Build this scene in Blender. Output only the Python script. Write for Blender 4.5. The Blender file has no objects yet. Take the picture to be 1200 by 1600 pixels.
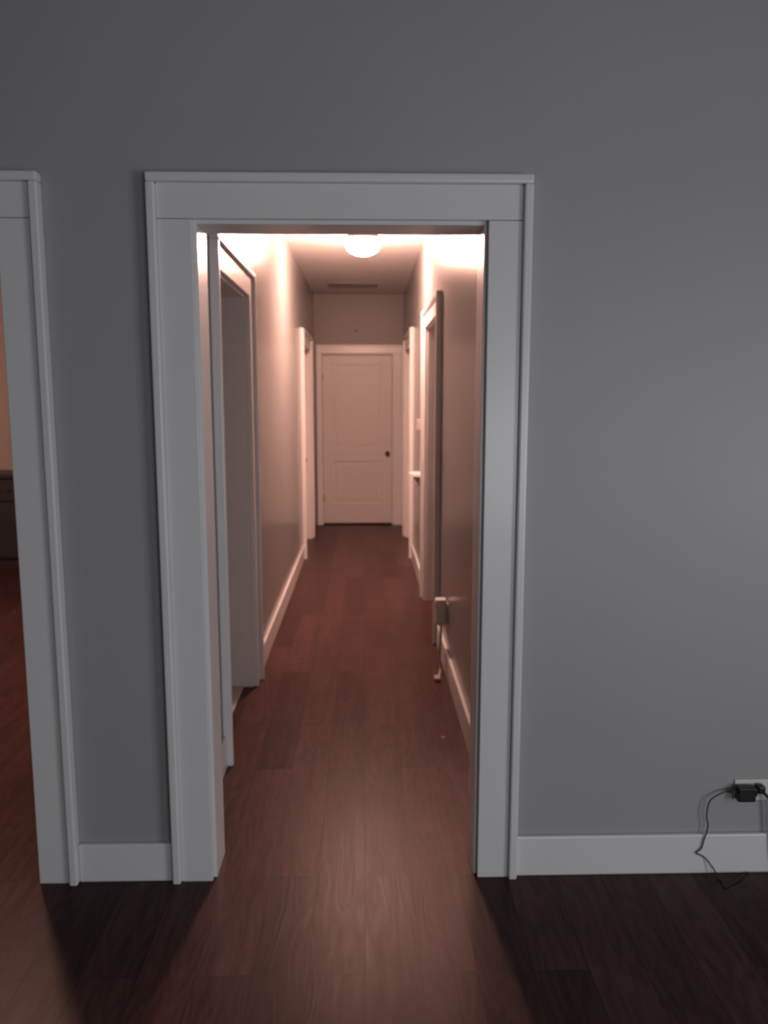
import bpy, bmesh, math, random
from mathutils import Matrix, Vector
random.seed(4)
S = bpy.context.scene
COL = S.collection
R = math.radians

# ------------------------------------------------------------------ camera, world, lights, exposure
F_PX = 1237.4
cam_d = bpy.data.cameras.new('camera')
cam_d.sensor_fit = 'VERTICAL'
cam_d.sensor_height = 36.0
cam_d.sensor_width = 27.0
cam_d.lens = F_PX / 1600.0 * 36.0
cam_d.clip_start = 0.02
cam_d.dof.use_dof = True
cam_d.dof.focus_distance = 1.25
cam_d.dof.aperture_fstop = 5.2
cam = bpy.data.objects.new('camera', cam_d)
COL.objects.link(cam)
cam.location = (0, 0, 1.53)
cam.rotation_euler = (R(90 - 8.083), 0, R(-1.4145))
S.camera = cam

w = bpy.data.worlds.new('evening_sky')
S.world = w
w.use_nodes = True
w.node_tree.nodes['Background'].inputs[0].default_value = (0.35, 0.45, 0.6, 1)
w.node_tree.nodes['Background'].inputs[1].default_value = 0.05

# dusk daylight entering by the two windows of the front room (outside the frame, right of and behind the camera)
def daylight(sx, sy, energy, loc, rot):
    ad = bpy.data.lights.new('window_daylight', 'AREA')
    ad.shape = 'RECTANGLE'
    ad.size = sx
    ad.size_y = sy
    ad.energy = energy
    ad.color = (0.95, 0.97, 1.0)
    al = bpy.data.objects.new('window_daylight', ad)
    COL.objects.link(al)
    al.location = loc
    al.rotation_euler = rot
daylight(1.5, 1.2, 43.0, (2.92, -0.55, 1.10), (R(90), 0, R(90)))       # shines towards -x
daylight(1.2, 1.2, 28.0, (1.55, -2.52, 1.05), (R(90), 0, R(0)))        # shines towards +y

HALL_LAMP = 475.0
ROOM_LAMP = 230.0
LAMP_COL = (1.0, 0.53, 0.40)

vs = S.view_settings
vs.view_transform = 'Standard'
vs.look = 'None'
vs.gamma = 1.0
vs.use_curve_mapping = False
vs.exposure = 0.0

# ------------------------------------------------------------------ measures (metres; y runs down the hallway)
D = 2.383            # face of the wall with the two doorways
WT = 0.14            # its thickness
XL, XR = -0.480, 0.350    # clear opening to the hallway
ZT = 2.030           # head of openings
LXR = -1.050         # right jamb of the doorway on the left
LXL = -1.880
HL, HR = -0.597, 0.468    # hallway side walls
HT = 0.13
YE = 9.656           # end wall
ZC = 2.763           # ceiling
RX0, RX1, RY0 = -4.3, 3.0, -2.6     # front room
LY1 = 7.70           # far wall of the room on the left

# ------------------------------------------------------------------ materials
def new_mat(name):
    m = bpy.data.materials.new(name)
    m.use_nodes = True
    nt = m.node_tree
    return m, nt, nt.nodes['Principled BSDF']

def paint(name, col, rough, bump=0.02, scale=220.0, var=0.03, spec=0.5):
    m, nt, b = new_mat(name)
    tc = nt.nodes.new('ShaderNodeTexCoord')
    n1 = nt.nodes.new('ShaderNodeTexNoise')
    n1.inputs['Scale'].default_value = 3.0
    n1.inputs['Detail'].default_value = 4.0
    nt.links.new(tc.outputs['Object'], n1.inputs['Vector'])
    mx = nt.nodes.new('ShaderNodeMix')
    mx.data_type = 'RGBA'
    mx.inputs['A'].default_value = tuple(c * (1 - var) for c in col) + (1,)
    mx.inputs['B'].default_value = tuple(min(1, c * (1 + var)) for c in col) + (1,)
    nt.links.new(n1.outputs['Fac'], mx.inputs['Factor'])
    nt.links.new(mx.outputs['Result'], b.inputs['Base Color'])
    b.inputs['Roughness'].default_value = rough
    b.inputs['Specular IOR Level'].default_value = spec
    if bump:
        n2 = nt.nodes.new('ShaderNodeTexNoise')
        n2.inputs['Scale'].default_value = scale
        n2.inputs['Detail'].default_value = 2.0
        nt.links.new(tc.outputs['Object'], n2.inputs['Vector'])
        bp = nt.nodes.new('ShaderNodeBump')
        bp.inputs['Strength'].default_value = bump
        bp.inputs['Distance'].default_value = 0.004
        nt.links.new(n2.outputs['Fac'], bp.inputs['Height'])
        nt.links.new(bp.outputs['Normal'], b.inputs['Normal'])
    return m

def emit(name, col, strength):
    m = bpy.data.materials.new(name)
    m.use_nodes = True
    nt = m.node_tree
    nt.nodes.clear()
    e = nt.nodes.new('ShaderNodeEmission')
    e.inputs[0].default_value = col + (1,)
    e.inputs[1].default_value = strength
    o = nt.nodes.new('ShaderNodeOutputMaterial')
    nt.links.new(e.outputs[0], o.inputs[0])
    return m

def plank_floor():
    m, nt, b = new_mat('walnut_vinyl_planks')
    N = nt.nodes.new
    L = nt.links.new
    tc = N('ShaderNodeTexCoord')
    sep = N('ShaderNodeSeparateXYZ')
    L(tc.outputs['Object'], sep.inputs[0])
    comb = N('ShaderNodeCombineXYZ')
    addx = N('ShaderNodeMath'); addx.operation = 'ADD'; addx.inputs[1].default_value = 0.155
    L(sep.outputs['X'], addx.inputs[0])
    addy = N('ShaderNodeMath'); addy.operation = 'ADD'; addy.inputs[1].default_value = 0.02
    L(sep.outputs['Y'], addy.inputs[0])
    L(addy.outputs[0], comb.inputs['X'])
    L(addx.outputs[0], comb.inputs['Y'])
    br = N('ShaderNodeTexBrick')
    br.offset = 0.37
    br.inputs['Scale'].default_value = 1.0
    br.inputs['Brick Width'].default_value = 1.2
    br.inputs['Row Height'].default_value = 0.152
    br.inputs['Mortar Size'].default_value = 0.0012
    br.inputs['Mortar Smooth'].default_value = 0.3
    br.inputs['Color1'].default_value = (0, 0, 0, 1)
    br.inputs['Color2'].default_value = (1, 1, 1, 1)
    br.inputs['Mortar'].default_value = (0.3, 0.3, 0.3, 1)
    L(comb.outputs[0], br.inputs['Vector'])
    # grain: noise stretched along the plank, shifted plank by plank
    sh = N('ShaderNodeVectorMath'); sh.operation = 'MULTIPLY'
    sh.inputs[1].default_value = (7.0, 3.0, 5.0)
    L(br.outputs['Color'], sh.inputs[0])
    ad_ = N('ShaderNodeVectorMath'); ad_.operation = 'ADD'
    L(tc.outputs['Object'], ad_.inputs[0]); L(sh.outputs[0], ad_.inputs[1])
    sc = N('ShaderNodeVectorMath'); sc.operation = 'MULTIPLY'
    sc.inputs[1].default_value = (26.0, 2.4, 1.0)
    L(ad_.outputs[0], sc.inputs[0])
    n1 = N('ShaderNodeTexNoise')
    n1.inputs['Scale'].default_value = 1.0
    n1.inputs['Detail'].default_value = 6.0
    n1.inputs['Roughness'].default_value = 0.6
    n1.inputs['Distortion'].default_value = 0.6
    L(sc.outputs[0], n1.inputs['Vector'])
    # cathedral figure
    sc2 = N('ShaderNodeVectorMath'); sc2.operation = 'MULTIPLY'
    sc2.inputs[1].default_value = (9.0, 1.6, 1.0)
    L(ad_.outputs[0], sc2.inputs[0])
    n2 = N('ShaderNodeTexNoise')
    n2.inputs['Scale'].default_value = 1.0
    n2.inputs['Detail'].default_value = 2.0
    L(sc2.outputs[0], n2.inputs['Vector'])
    mu = N('ShaderNodeMath'); mu.operation = 'MULTIPLY'; mu.inputs[1].default_value = 70.0
    L(n2.outputs['Fac'], mu.inputs[0])
    sn = N('ShaderNodeMath'); sn.operation = 'SINE'
    L(mu.outputs[0], sn.inputs[0])
    mr = N('ShaderNodeMapRange')
    mr.inputs['From Min'].default_value = -1; mr.inputs['From Max'].default_value = 1
    L(sn.outputs[0], mr.inputs['Value'])
    mixg = N('ShaderNodeMix'); mixg.data_type = 'FLOAT'
    mixg.inputs['Factor'].default_value = 0.17
    L(n1.outputs['Fac'], mixg.inputs['A']); L(mr.outputs['Result'], mixg.inputs['B'])
    # tone
    cr = N('ShaderNodeValToRGB')
    cr.color_ramp.elements[0].position = 0.30
    cr.color_ramp.elements[0].color = FLOOR_DARK + (1,)
    cr.color_ramp.elements[1].position = 0.72
    cr.color_ramp.elements[1].color = FLOOR_LIGHT + (1,)
    L(mixg.outputs['Result'], cr.inputs['Fac'])
    tone = N('ShaderNodeMapRange')
    tone.inputs['To Min'].default_value = 0.70; tone.inputs['To Max'].default_value = 1.28
    L(br.outputs['Color'], tone.inputs['Value'])
    hv = N('ShaderNodeVectorMath'); hv.operation = 'SCALE'
    L(cr.outputs['Color'], hv.inputs[0]); L(tone.outputs['Result'], hv.inputs['Scale'])
    seam = N('ShaderNodeMix'); seam.data_type = 'RGBA'
    L(br.outputs['Fac'], seam.inputs['Factor'])
    L(hv.outputs[0], seam.inputs['A'])
    seam.inputs['B'].default_value = (0.024, 0.012, 0.011, 1)
    L(seam.outputs['Result'], b.inputs['Base Color'])
    rr = N('ShaderNodeMapRange')
    rr.inputs['To Min'].default_value = FLOOR_ROUGH - 0.04; rr.inputs['To Max'].default_value = FLOOR_ROUGH + 0.08
    L(mixg.outputs['Result'], rr.inputs['Value'])
    L(rr.outputs['Result'], b.inputs['Roughness'])
    b.inputs['Specular IOR Level'].default_value = 0.105
    bp = N('ShaderNodeBump')
    bp.inputs['Strength'].default_value = 0.25
    bp.inputs['Distance'].default_value = 0.002
    L(mixg.outputs['Result'], bp.inputs['Height'])
    L(bp.outputs['Normal'], b.inputs['Normal'])
    return m

FLOOR_DARK = (0.044, 0.0202, 0.0195)
FLOOR_LIGHT = (0.088, 0.041, 0.0385)
FLOOR_ROUGH = 0.35

M = {
    'wall': paint('grey_wall_paint', (0.378, 0.376, 0.386), 0.45, 0.06, 260.0),
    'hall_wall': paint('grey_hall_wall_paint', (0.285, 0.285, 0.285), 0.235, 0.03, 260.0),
    'end_wall': paint('dimmed_end_wall_paint', (0.21, 0.205, 0.20), 0.45, 0.03, 260.0),  # hallway wall colour darkened here, dimmer light at the end put into the paint
    'beige_wall': paint('beige_wall_paint', (0.60, 0.545, 0.52), 0.6, 0.05, 260.0),
    'trim': paint('white_trim_paint', (0.74, 0.742, 0.748), 0.29, 0.03, 40.0, 0.02),
    'door': paint('white_door_paint', (0.66, 0.655, 0.64), 0.40, 0.03, 40.0, 0.02),
    'ceiling': paint('white_ceiling_paint', (0.87, 0.86, 0.85), 0.75, 0.12, 120.0),
    'room_ceiling': paint('low_bounce_ceiling_paint', (0.36, 0.36, 0.37), 0.75, 0.12, 120.0),  # unseen ceiling darkened so less light bounces onto the top of the wall
    'hatch': paint('grey_hatch_paint', (0.42, 0.41, 0.40), 0.8, 0.0),
    'beige_plastic': paint('beige_plastic', (0.40, 0.385, 0.36), 0.35, 0.0),
    'tile': paint('pale_closet_floor', (0.55, 0.50, 0.43), 0.4, 0.0),
    'floor': plank_floor(),
    'black': paint('black_plastic', (0.010, 0.010, 0.012), 0.38, 0.0),
    'cord_black': paint('black_rubber_cord', (0.016, 0.018, 0.017), 0.5, 0.0),
    'white_plastic': paint('white_plastic', (0.72, 0.72, 0.70), 0.35, 0.0),
    'grey_plastic': paint('grey_plastic', (0.30, 0.30, 0.31), 0.45, 0.0),
    'dark_wood': paint('black_stained_wood', (0.042, 0.048, 0.058), 0.42, 0.02, 60.0, 0.2),
    'bronze': paint('brushed_bronze', (0.30, 0.19, 0.13), 0.35, 0.0),
    'paper': paint('white_paper', (0.5, 0.49, 0.47), 0.8, 0.0),
    'dark_slot': paint('dark_slot', (0.02, 0.02, 0.02), 0.6, 0.0),
    'hall_glow': emit('lit_glass_dome', LAMP_COL, HALL_LAMP),
    'room_glow': emit('lit_glass_dome_room', LAMP_COL, ROOM_LAMP),
}
M['bronze'].node_tree.nodes['Principled BSDF'].inputs['Metallic'].default_value = 0.7
brass = paint('aged_brass', (0.10, 0.085, 0.05), 0.30, 0.0)
brass.node_tree.nodes['Principled BSDF'].inputs['Metallic'].default_value = 1.0
M['brass'] = brass

# ------------------------------------------------------------------ mesh helpers
def add_box(bm, lo, hi, bevel=0.0, segs=1):
    lo = Vector(lo); hi = Vector(hi)
    g = bmesh.ops.create_cube(bm, size=1.0)
    vs_ = g['verts']
    c = (lo + hi) / 2
    d = hi - lo
    for v in vs_:
        v.co = Vector((c.x + v.co.x * d.x, c.y + v.co.y * d.y, c.z + v.co.z * d.z))
    if bevel > 0:
        es = list({e for v in vs_ for e in v.link_edges})
        bmesh.ops.bevel(bm, geom=es, offset=min(bevel, 0.45 * min(d)), segments=segs, affect='EDGES', profile=0.5)

def boxes(*args):
    bm = bmesh.new()
    for a in args:
        add_box(bm, *a)
    return bm

def add_lathe(bm, prof, center=(0, 0, 0), axis='Z', segs=40):
    """prof: list of (radius, height)"""
    rings = []
    cx, cy, cz = center
    for r, h in prof:
        ring = []
        if r < 1e-6:
            n = 1
        else:
            n = segs
        for i in range(n):
            a = 2 * math.pi * i / segs
            p, q = r * math.cos(a), r * math.sin(a)
            if axis == 'Z':
                co = (cx + p, cy + q, cz + h)
            elif axis == 'Y':
                co = (cx + p, cy + h, cz + q)
            else:
                co = (cx + h, cy + p, cz + q)
            ring.append(bm.verts.new(co))
        rings.append(ring)
    for a, b in zip(rings, rings[1:]):
        if len(a) == 1 and len(b) == 1:
            continue
        for i in range(segs):
            j = (i + 1) % segs
            if len(a) == 1:
                bm.faces.new((a[0], b[i], b[j]))
            elif len(b) == 1:
                bm.faces.new((a[i], a[j], b[0]))
            else:
                bm.faces.new((a[i], a[j], b[j], b[i]))
    bmesh.ops.recalc_face_normals(bm, faces=bm.faces)

def catmull(pts, n=8):
    out = []
    P = [Vector(p) for p in pts]
    P = [P[0] * 2 - P[1]] + P + [P[-1] * 2 - P[-2]]
    for i in range(1, len(P) - 2):
        for k in range(n):
            t = k / n
            a, b, c, d = P[i - 1], P[i], P[i + 1], P[i + 2]
            out.append(0.5 * ((2 * b) + (c - a) * t + (2 * a - 5 * b + 4 * c - d) * t * t + (3 * b - a - 3 * c + d) * t ** 3))
    out.append(P[-2])
    return out

def add_tube(bm, pts, r, segs=10):
    rings = []
    up = Vector((0.13, 0.21, 0.97)).normalized()
    for i, p in enumerate(pts):
        t = (pts[min(i + 1, len(pts) - 1)] - pts[max(i - 1, 0)])
        if t.length < 1e-9:
            t = Vector((0, 0, 1))
        t.normalize()
        u = t.cross(up)
        if u.length < 0.05:
            u = t.cross(Vector((1, 0, 0)))
        u.normalize()
        v = t.cross(u)
        rings.append([bm.verts.new(p + (u * math.cos(2 * math.pi * k / segs) + v * math.sin(2 * math.pi * k / segs)) * r) for k in range(segs)])
    for a, b in zip(rings, rings[1:]):
        for i in range(segs):
            j = (i + 1) % segs
            bm.faces.new((a[i], a[j], b[j], b[i]))
    bm.faces.new(rings[0][::-1])
    bm.faces.new(rings[-1])
    bmesh.ops.recalc_face_normals(bm, faces=bm.faces)

def add_prism(bm, outline, z0, z1):
    lo = [bm.verts.new((x, y, z0)) for x, y in outline]
    hi = [bm.verts.new((x, y, z1)) for x, y in outline]
    bm.faces.new(lo[::-1]); bm.faces.new(hi)
    n = len(lo)
    for i in range(n):
        j = (i + 1) % n
        bm.faces.new((lo[i], lo[j], hi[j], hi[i]))
    bmesh.ops.recalc_face_normals(bm, faces=bm.faces)

def obj(name, bm, mat, parent=None, smooth=False, loc=None):
    me = bpy.data.meshes.new(name)
    bm.to_mesh(me)
    bm.free()
    me.materials.append(M[mat] if isinstance(mat, str) else mat)
    if smooth:
        for p in me.polygons:
            p.use_smooth = True
    o = bpy.data.objects.new(name, me)
    COL.objects.link(o)
    if parent:
        o.parent = parent
    if loc:
        o.location = loc
    return o

def tag(o, label=None, cat=None, group=None, kind=None):
    if label: o['label'] = label
    if cat: o['category'] = cat
    if group: o['group'] = group
    if kind: o['kind'] = kind
    return o

def thing(name, label, cat, loc=(0, 0, 0), rz=0.0, kind=None, group=None):
    o = bpy.data.objects.new(name, None)
    o.empty_display_size = 0.1
    COL.objects.link(o)
    o.location = loc
    o.rotation_euler = (0, 0, rz)
    return tag(o, label, cat, group, kind)

def struct(name, bm, mat, label, cat):
    return tag(obj(name, bm, mat), label, cat, None, 'structure')

def dup(o, parent=None):
    c = o.copy()
    COL.objects.link(c)
    c.parent = parent
    for ch in list(o.children):
        dup(ch, c)
    return c

# ------------------------------------------------------------------ room shell
JB = 0.02    # jamb board
struct('floor', boxes(((RX0 - .2, RY0 - .2, -0.1), (RX1 + .2, YE + .2, 0.0))), 'floor',
       'dark walnut plank floor running from the front room down the hallway', 'floor')
struct('ceiling', boxes(((RX0 - .2, RY0 - .2, ZC), (RX1 + .2, D + .07, ZC + 0.1))), 'room_ceiling',
       'ceiling of the front room, darkened to cut its bounce light', 'ceiling')
struct('ceiling_hallway', boxes(((RX0 - .2, D + .07, ZC), (RX1 + .2, YE + .2, ZC + 0.1))), 'ceiling',
       'plain white ceiling of the hallway with the dome light', 'ceiling')

Y1 = D + WT
bm = boxes(
    ((RX0, D, 0), (LXL - JB, Y1, ZC)),
    ((LXL - JB, D, ZT + JB), (LXR + JB, Y1, ZC)),
    ((LXR + JB, D, 0), (XL - JB, Y1, ZC)),
    ((XL - JB, D, ZT + JB), (XR + JB, Y1, ZC)),
    ((XR + JB, D, 0), (RX1, Y1, ZC)))
struct('wall_front', bm, 'wall', 'blue grey painted wall around the white hallway doorway', 'wall')

# hallway openings (clear width along y) : near side jamb, far side jamb
L1 = (3.30, 4.10)
L2 = (7.66, 8.66)
R1 = (4.96, 5.92)
R2 = (7.68, 8.74)
def side_wall(x0, x1, ops, z):
    bm = bmesh.new()
    y = Y1
    for a, b in ops:
        add_box(bm, (x0, y, 0), (x1, a - JB, ZC))
        add_box(bm, (x0, a - JB, z + JB), (x1, b + JB, ZC))
        y = b + JB
    add_box(bm, (x0, y, 0), (x1, YE, ZC))
    return bm
struct('wall_hallway_left', side_wall(HL - HT, HL, (L1, L2), ZT), 'hall_wall',
       'left wall of the hallway with two door openings', 'wall')
struct('wall_hallway_right', side_wall(HR, HR + HT, (R1, R2), ZT), 'hall_wall',
       'right wall of the hallway with thermostat and small shelf', 'wall')
EX0, EX1 = -0.505, 0.338      # end door
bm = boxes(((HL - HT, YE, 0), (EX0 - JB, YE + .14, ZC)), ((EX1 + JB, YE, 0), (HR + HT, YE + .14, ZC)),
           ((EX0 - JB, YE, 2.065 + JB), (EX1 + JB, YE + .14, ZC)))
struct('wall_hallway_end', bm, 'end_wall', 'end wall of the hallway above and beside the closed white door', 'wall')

struct('wall_left', boxes(((RX0 - .12, RY0, 0), (RX0, LY1 + .12, ZC))), 'beige_wall', 'left outer wall of the front and left rooms', 'wall')
BX0, BX1, BZ0, BZ1 = 0.90, 2.20, 0.41, 1.69
struct('wall_back', boxes(((RX0 - .12, RY0 - .12, 0), (BX0, RY0, ZC)), ((BX1, RY0 - .12, 0), (RX1 + .12, RY0, ZC)),
                          ((BX0, RY0 - .12, 0), (BX1, RY0, BZ0)), ((BX0, RY0 - .12, BZ1), (BX1, RY0, ZC))), 'wall', 'wall of the front room behind the camera', 'wall')
# right wall of the front room with a window opening
WY0, WY1, WZ0, WZ1 = -1.35, 0.25, 0.46, 1.76
bm = boxes(((RX1, RY0, 0), (RX1 + .12, WY0, ZC)), ((RX1, WY1, 0), (RX1 + .12, Y1, ZC)),
           ((RX1, WY0, 0), (RX1 + .12, WY1, WZ0)), ((RX1, WY0, WZ1), (RX1 + .12, WY1, ZC)))
struct('wall_right', bm, 'wall', 'right wall of the front room with a window', 'wall')
t = thing('window_1', 'window in the right wall of the front room', 'window', (RX1, 0, 0), 0, 'structure')
bm = boxes(((0.03, WY0, WZ0), (0.10, WY0 + .05, WZ1), .004), ((0.03, WY1 - .05, WZ0), (0.10, WY1, WZ1), .004),
           ((0.03, WY0 + .05, WZ0), (0.10, WY1 - .05, WZ0 + .05), .004), ((0.03, WY0 + .05, WZ1 - .05), (0.10, WY1 - .05, WZ1), .004),
           ((0.04, WY0 + .05, 1.09), (0.09, WY1 - .05, 1.13), .004))
obj('window_frame', bm, 'trim', t)

t = thing('window_2', 'window in the wall of the front room behind the camera', 'window', (0, RY0, 0), 0, 'structure')
bm = boxes(((BX0, -.10, BZ0), (BX0 + .05, -.03, BZ1), .004), ((BX1 - .05, -.10, BZ0), (BX1, -.03, BZ1), .004),
           ((BX0 + .05, -.10, BZ0), (BX1 - .05, -.03, BZ0 + .05), .004), ((BX0 + .05, -.10, BZ1 - .05), (BX1 - .05, -.03, BZ1), .004),
           ((BX0 + .05, -.09, 1.03), (BX1 - .05, -.04, 1.07), .004))
obj('window_frame', bm, 'trim', t)

struct('wall_far_left_room', boxes(((RX0, LY1, 0), (HL - HT, LY1 + .12, ZC))), 'beige_wall',
       'warm beige wall seen through the doorway on the left', 'wall')
# closet behind the first opening on the left and room behind the first opening on the right
CX = -1.22
bm = boxes(((CX - .06, 3.08, 0), (CX, 4.36, ZC)), ((CX, 3.08, 0), (HL - HT, 3.14, ZC)), ((CX, 4.30, 0), (HL - HT, 4.36, ZC)))
struct('wall_closet', bm, 'hall_wall', 'walls of the closet behind the first opening on the left of the hallway', 'wall')
struct('floor_closet', boxes(((CX, 3.14, 0), (HL - 0.055, 4.30 - .2, 0.008))), 'tile', 'pale floor just inside the first opening on the left of the hallway', 'floor')
bm = boxes(((2.0, 4.4, 0), (2.08, 6.5, ZC)), ((HR + HT, 4.4, 0), (2.0, 4.48, ZC)), ((HR + HT, 6.42, 0), (2.0, 6.5, ZC)))
struct('wall_side_room', bm, 'hall_wall', 'walls of the dark room behind the first opening on the right of the hallway', 'wall')

# ------------------------------------------------------------------ doorway casings
# local frame: x along the wall (0..w is the clear opening), -y out of the wall towards the viewer, z up
def casing(name, label, loc, rz, w, h, depth, cl, cr, ch, reveal=0.010, bb=0.026, t_board=0.022, t_bb=0.040, back=True):
    t = thing(name, label, 'door casing', loc, rz, 'structure')
    # jamb: three boards lining the opening
    obj('jamb', boxes(((-JB, 0.0, 0), (0, depth, h), .0015), ((w, 0, 0), (w + JB, depth, h), .0015),
                      ((-JB, 0, h), (w + JB, depth, h + JB), .0015),
                      ), 'trim', t)
    sides = (('side_casing', -cl + bb, -reveal), ('side_casing', w + reveal, w + cr - bb))
    for n, a, b in sides:
        obj(n, boxes(((a, -t_board, 0), (b, 0, h + reveal - .0008), .0025, 2)), 'trim', t)
    obj('head_casing', boxes(((-cl + bb, -t_board, h + reveal + .0008), (w + cr - bb, 0, h + ch - bb), .0025, 2)), 'trim', t)
    # moulded backband round the outside
    if cl > 0.1:
        obj('backband', boxes(((-cl, -t_bb, 0), (-cl + bb, 0, h + ch - bb), .006, 3)), 'trim', t)
    if cr > 0.1:
        obj('backband', boxes(((w + cr - bb, -t_bb, 0), (w + cr, 0, h + ch - bb), .006, 3)), 'trim', t)
    obj('backband', boxes(((-cl if cl > .1 else -cl + bb, -t_bb, h + ch - bb), (w + cr if cr > .1 else w + cr - bb, 0, h + ch), .006, 3)), 'trim', t)
    return t

casing('trim_1', 'wide white casing around the doorway into the hallway', (XL, D, 0), 0, XR - XL, ZT, WT, .135, .135, .134)
casing('trim_2', 'white casing of the doorway cut off by the left edge of the photo', (LXL, D, 0), 0, LXR - LXL, ZT, WT, .135, .135, .134)
# left hallway wall: outward is +x  -> rz = +90 deg (local -y becomes +x, local x becomes +y)
casing('trim_3', 'white casing of the first opening on the left of the hallway', (HL, L1[0], 0), R(90), L1[1] - L1[0], ZT + .005, HT, .135, .135, .134)
casing('trim_4', 'white casing of the far doorway on the left of the hallway', (HL, L2[0], 0), R(90), L2[1] - L2[0], ZT + .01, HT, .135, .135, .15)
# right hallway wall: outward is -x -> rz = -90 deg (local x becomes -y)
casing('trim_5', 'white casing of the first opening on the right of the hallway', (HR, R1[1], 0), R(-90), R1[1] - R1[0], ZT + .01, HT, .135, .135, .134)
casing('trim_6', 'white casing of the far doorway on the right of the hallway', (HR, R2[1], 0), R(-90), R2[1] - R2[0], ZT + .01, HT, .135, .135, .16)
casing('trim_7', 'white casing around the closed door at the end of the hallway', (EX0, YE, 0), 0, EX1 - EX0, 2.065, .14, .09, HR - EX1 - .002, .112, t_board=.02, bb=.022, t_bb=.03)

# ------------------------------------------------------------------ doors
def door(name, label, loc, rz, w, h, gap, knob_side=1):
    """front face at local y=0, slab goes to +y"""
    t = thing(name, label, 'door', loc, rz, 'structure')
    th = 0.035
    st = 0.125
    z0 = gap
    rails = [(z0, 0.27), (0.78, 0.94), (h - 0.12, h)]
    bs = [((0.004, 0, z0), (st, th, h - .004), .003), ((w - st, 0, z0), (w - .004, th, h - .004), .003)]
    for a, b in rails:
        bs.append(((st, 0, a), (w - st, th, min(b, h - .004)), .003))
    obj('door_frame', boxes(*bs), 'door', t)
    for a, b in ((0.27, 0.78), (0.94, h - 0.12)):
        obj('panel', boxes(((st - .004, .012, a - .004), (w - st + .004, th - .008, b + .004)),
                           ((st + .035, .008, a + .035), (w - st - .035, .02, b - .035), .004)), 'door', t)
    kx = w - 0.058 if knob_side > 0 else 0.058
    bm = bmesh.new()
    add_lathe(bm, [(0, -.062), (.012, -.0615), (.022, -.057), (.027, -.048), (.026, -.038), (.018, -.029), (.010, -.024), (.009, -.006), (.0, -.006)], (kx, 0, 0.88), 'Y', 28)
    k = obj('door_knob', bm, 'brass', t, True)
    bm = bmesh.new()
    add_lathe(bm, [(0, -.008), (.020, -.008), (.027, -.004), (.028, 0), (0, 0)], (kx, 0, 0.88), 'Y', 28)
    obj('rosette', bm, 'brass', k, True)
    for z in (0.28, 1.75):
        bm = bmesh.new()
        hx = 0.002 if knob_side > 0 else w - .002
        add_lathe(bm, [(0, 0), (.006, 0), (.006, .09), (0, .09)], (hx, -.004, z), 'Z', 12)
        obj('hinge', bm, 'brass', t)
    return t
door('door_1', 'closed white two panel door at the end of the hallway', (EX0, YE + .012, 0), 0, EX1 - EX0, 2.06, .022)
door('door_2', 'closed white door set deep in the far doorway on the left', (HL - HT + .04, L2[0], 0), R(90), L2[1] - L2[0], ZT + .005, .012)
door('door_3', 'closed white door set deep in the far doorway on the right', (HR + HT - .04, R2[1], 0), R(-90), R2[1] - R2[0], ZT + .005, .012)
# ------------------------------------------------------------------ baseboards
BH = 0.137
def base(name, label, lo, hi):
    struct(name, boxes((lo, hi, .005, 2)), 'trim', label, 'baseboard')
base('baseboard_front_right', 'tall white baseboard to the right of the hallway doorway', (XR + .135, D - .018, 0), (RX1, D, .135))
base('baseboard_front_middle', 'short white baseboard between the two doorways', (LXR + .135, D - .018, 0), (XL - .135, D, .128))
base('baseboard_front_left', 'white baseboard left of the left doorway', (RX0, D - .018, 0), (LXL - .135, D, .135))
base('baseboard_hallway_left', 'white baseboard on the left hallway wall between the two openings', (HL, L1[1] + .135, 0), (HL + .018, L2[0] - .135, BH))
base('baseboard_hallway_right', 'white baseboard on the right hallway wall before the first opening', (HR - .018, Y1, 0), (HR, R1[0] - .135, BH))
base('baseboard_hallway_right_far', 'white baseboard on the right hallway wall between the two openings', (HR - .018, R1[1] + .135, 0), (HR, R2[0] - .135, BH))
base('baseboard_hallway_left_near', 'short white baseboard on the left hallway wall before the first opening', (HL, Y1, 0), (HL + .018, L1[0] - .135, BH))
base('baseboard_far_left_room', 'white baseboard along the beige wall of the room on the left', (RX0, LY1 - .018, 0), (HL - HT, LY1, BH))

# ------------------------------------------------------------------ ceiling lights
def ceiling_light(label, loc, glow):
    t = thing('ceiling_light', label, 'ceiling light', loc)
    bm = bmesh.new()
    add_lathe(bm, [(0, 0), (.105, 0), (.110, -.006), (.112, -.058), (.137, -.068), (.142, -.075), (.140, -.082), (.126, -.084), (0, -.084)], segs=56)
    obj('pan', bm, 'bronze', t, True)
    bm = bmesh.new()
    prof = [(.124, -.082), (.127, -.088), (.129, -.096), (.130, -.104)]
    for i in range(1, 13):
        a = math.pi / 2 * i / 12
        prof.append((.130 * math.cos(a) if i < 12 else 0, -.104 - .090 * math.sin(a)))
    add_lathe(bm, prof, segs=56)
    obj('glass_dome', bm, glow, t, True)
    bm = bmesh.new()
    add_lathe(bm, [(0, -.192), (.007, -.193), (.008, -.196), (.005, -.200), (0, -.201)], segs=20)
    obj('finial', bm, 'bronze', t, True)
    return t
ceiling_light('lit dome ceiling light with bronze pan in the hallway', (-0.006, 5.99, ZC), 'hall_glow')
ceiling_light('lit dome ceiling light of the room on the left, outside the photo', (-2.10, 4.35, ZC), 'room_glow')

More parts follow.
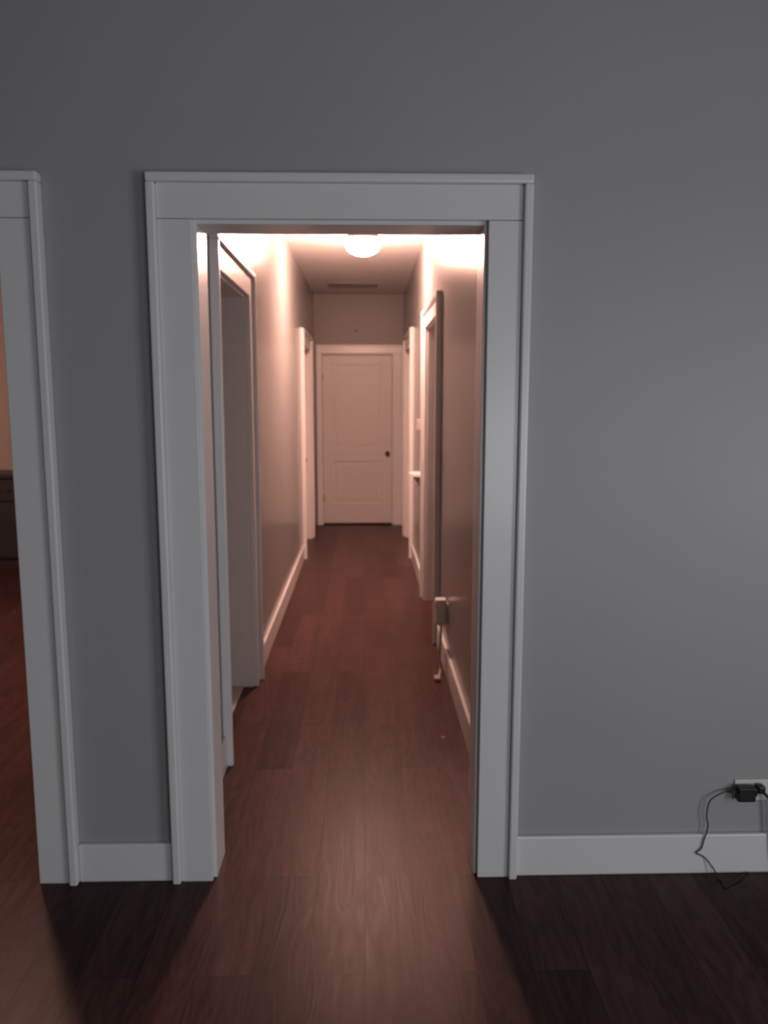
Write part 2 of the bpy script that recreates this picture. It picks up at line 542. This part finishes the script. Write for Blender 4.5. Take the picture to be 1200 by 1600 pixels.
# attic hatch on the hallway ceiling
t = thing('attic_hatch', 'faint grey hatch in the ceiling at the far end of the hallway', 'ceiling hatch', (-0.12, 8.92, ZC))
obj('hatch_panel', boxes(((-.24, -.15, -.0015), (.24, .15, 0))), 'hatch', t)
obj('hatch_frame', boxes(((-.27, -.18, -.004), (-.24, .18, 0), .001), ((.24, -.18, -.004), (.27, .18, 0), .001),
                         ((-.24, -.18, -.004), (.24, -.15, 0), .001), ((-.24, .15, -.004), (.24, .18, 0), .001)), 'hatch', t)

# nail hook on the end wall
bm = bmesh.new()
add_lathe(bm, [(0, 0), (.012, 0), (.012, -.004), (.005, -.006), (.004, -.022), (.009, -.026), (.008, -.032), (0, -.034)], axis='Y', segs=16)
tag(obj('wall_hook', bm, 'brass', None, True, (-0.097, YE, 2.345)), 'tiny dark hook high on the wall above the end door', 'hook')

# ------------------------------------------------------------------ small fittings on the right hallway wall
t = thing('thermostat', 'small beige thermostat on the right hallway wall above the shelf', 'thermostat', (HR, 6.62, 1.28))
obj('housing', boxes(((-.032, -.06, 0), (0, .06, .088), .004, 3)), 'beige_plastic', t)
obj('display', boxes(((-.0335, -.032, .035), (-.031, .032, .070))), 'grey_plastic', t)

t = thing('wall_shelf', 'small white half round shelf on the right hallway wall', 'shelf', (HR, 6.58, 0.905))
ol = [(0, -.17)]
for i in range(0, 21):
    a = -math.pi / 2 + math.pi * i / 20
    ol.append((-.012 - .088 * math.cos(a), .17 * math.sin(a)))
ol.append((0, .17))
bm = bmesh.new(); add_prism(bm, ol, 0, .018)
obj('shelf_board', bm, 'trim', t)
bm = bmesh.new()
g = [(0, 0), (-.07, 0), (-.055, -.03), (-.02, -.075), (0, -.12)]
a_ = [bm.verts.new((x, -.010, z)) for x, z in g]; b_ = [bm.verts.new((x, .010, z)) for x, z in g]
bm.faces.new(a_); bm.faces.new(b_[::-1])
for i in range(5):
    j = (i + 1) % 5
    bm.faces.new((a_[i], b_[i], b_[j], a_[j]))
bmesh.ops.recalc_face_normals(bm, faces=bm.faces)
obj('bracket', bm, 'trim', t)

# plug-in unit with its hanging lead by the first opening on the right
t = thing('wall_outlet', 'white outlet plate low on the right hallway wall behind the plug-in unit', 'outlet', (HR, 4.36, 0.33))
obj('cover_plate', boxes(((-.006, -.036, -.058), (0, .036, .058), .002, 2)), 'white_plastic', t)
obj('socket', boxes(((-.008, -.017, .006), (-.005, .017, .040), .001)), 'white_plastic', t)
obj('socket', boxes(((-.008, -.017, -.040), (-.005, .017, -.006), .001)), 'white_plastic', t)
t = thing('plug_in_unit', 'pale plug-in unit standing out from the right hallway wall above the baseboard', 'plug-in unit', (HR - .008, 4.36, 0.27))
obj('housing', boxes(((-.062, -.034, 0), (0, .034, .145), .008, 3)), 'white_plastic', t)
obj('vent_band', boxes(((-.0635, -.022, .085), (-.060, .022, .120), .001)), 'grey_plastic', t)
bm = bmesh.new()
pts = catmull([(-.030, -.010, .004), (-.030, -.012, -.06), (-.034, -.02, -.13), (-.037, -.045, -.20), (-.038, -.075, -.245), (-.045, -.12, -.262), (-.058, -.155, -.262)], 8)
add_tube(bm, pts, .007)
obj('lead', bm, 'grey_plastic', t, True)
bm = boxes(((-.080, -.215, -.270), (-.046, -.150, -.248), .006, 3))
obj('lead_connector', bm, 'grey_plastic', t)

# scrap on the hallway floor
bm = bmesh.new()
vv = [bm.verts.new(p) for p in ((-.010, -.002, .001), (.007, -.004, .001), (.010, .001, .002), (.0, .003, .003), (-.007, .002, .002))]
f = bm.faces.new(vv)
bmesh.ops.extrude_face_region(bm, geom=[f])
for v in bm.verts:
    pass
for v in list(bm.verts)[5:]:
    v.co.z -= .001
bmesh.ops.recalc_face_normals(bm, faces=bm.faces)
tag(obj('paper_scrap', bm, 'paper', None, False, (0.354, 3.435, 0)), 'tiny white scrap lying on the hallway floor at right', 'scrap')

# ------------------------------------------------------------------ outlet at the lower right of the front wall
PX, PZ = 1.249, 0.281
t = thing('wall_outlet', 'white outlet plate above the baseboard at the right edge, black plugs in it', 'outlet', (PX, D, PZ))
obj('cover_plate', boxes(((-.058, -.006, -.035), (.058, 0, .035), .002, 2)), 'white_plastic', t)
for sx in (-.020, .020):
    s = obj('socket', boxes(((sx - .017, -.0085, -.014), (sx + .017, -.005, .014), .001)), 'white_plastic', t)
    obj('slot', boxes(((sx - .008, -.0090, -.008), (sx + .004, -.0080, -.006)), ((sx - .008, -.0090, .005), (sx + .002, -.0080, .007))), 'dark_slot', s)

t = thing('power_adapter', 'black power adapter in the outlet at right, its cord dropping to the floor', 'power adapter', (1.218, D - .0085, 0.281))
obj('housing', boxes(((-.030, -.034, -.024), (.027, -.002, .024), .004, 3)), 'black', t)
obj('prong_collar', boxes(((.024, -.030, -.008), (.033, -.008, .018), .003, 2)), 'black', t)
bm = bmesh.new()
add_lathe(bm, [(0, -.030), (.0035, -.030), (.0045, -.015), (.0065, 0), (0, 0)], (-.029, -.020, .006), 'X', 14)
obj('strain_relief', bm, 'cord_black', t, True)
# cord points from world coordinates
W = [(1.187, 2.353, .287), (1.160, 2.359, .287), (1.133, 2.359, .277), (1.107, 2.359, .259), (1.098, 2.359, .232), (1.097, 2.359, .200), (1.103, 2.359, .170), (1.098, 2.359, .140),
     (1.092, 2.359, .118), (1.086, 2.359, .092), (1.071, 2.359, .078), (1.074, 2.359, .073), (1.100, 2.359, .058), (1.122, 2.342, .030), (1.133, 2.336, .006), (1.138, 2.310, .0025), (1.133, 2.285, .0025), (1.150, 2.292, .0025),
     (1.20, 2.325, .0025), (1.235, 2.359, .0025), (1.249, 2.3625, .0025)]
O = Vector((1.218, D - .0085, 0.281))
bm = bmesh.new()
add_tube(bm, catmull([Vector(p) - O for p in W], 6), .0022, 8)
obj('cord', bm, 'cord_black', t, True)

t = thing('power_plug', 'black angled plug at the right half of the outlet, cut by the photo edge', 'plug', (1.269, D - .0085, 0.281))
obj('plug_body', boxes(((-.016, -.030, .000), (.008, -.002, .026), .004, 2)), 'black', t)
bm = bmesh.new()
add_tube(bm, catmull([(-.002, -.020, .010), (.012, -.022, -.004), (.024, -.022, -.018), (.034, -.022, -.05), (.04, -.02, -.12), (.05, -.024, -.20), (.07, -.03, -.255), (.12, -.05, -.2745), (.22, -.08, -.2755)], 8), .005, 10)
obj('cord', bm, 'cord_black', t, True)

# ------------------------------------------------------------------ dark sideboard in the room on the left
t = thing('sideboard', 'black sideboard against the beige wall of the room at the left edge', 'sideboard', (-3.20, 7.62, 0))
obj('carcass', boxes(((-.70, -.42, .08), (.70, 0, .83), .004)), 'dark_wood', t)
obj('top', boxes(((-.72, -.45, .83), (.72, 0, .865), .004, 2)), 'dark_wood', t)
obj('plinth', boxes(((-.68, -.40, 0), (.68, -.02, .08))), 'dark_wood', t)
for i in range(3):
    x0 = -.69 + i * .46
    dr = obj('drawer', boxes(((x0 + .006, -.438, .62), (x0 + .454, -.42, .815), .003)), 'dark_wood', t)
    bm = bmesh.new(); add_lathe(bm, [(0, -.024), (.010, -.022), (.012, -.016), (.006, -.008), (.006, 0), (0, 0)], (x0 + .23, -.438, .72), 'Y', 16)
    obj('knob', bm, 'brass', dr, True)
    dr = obj('cabinet_door', boxes(((x0 + .006, -.438, .10), (x0 + .454, -.42, .61), .003)), 'dark_wood', t)
    bm = bmesh.new(); add_lathe(bm, [(0, -.024), (.010, -.022), (.012, -.016), (.006, -.008), (.006, 0), (0, 0)], (x0 + .40, -.438, .40), 'Y', 16)
    obj('knob', bm, 'brass', dr, True)
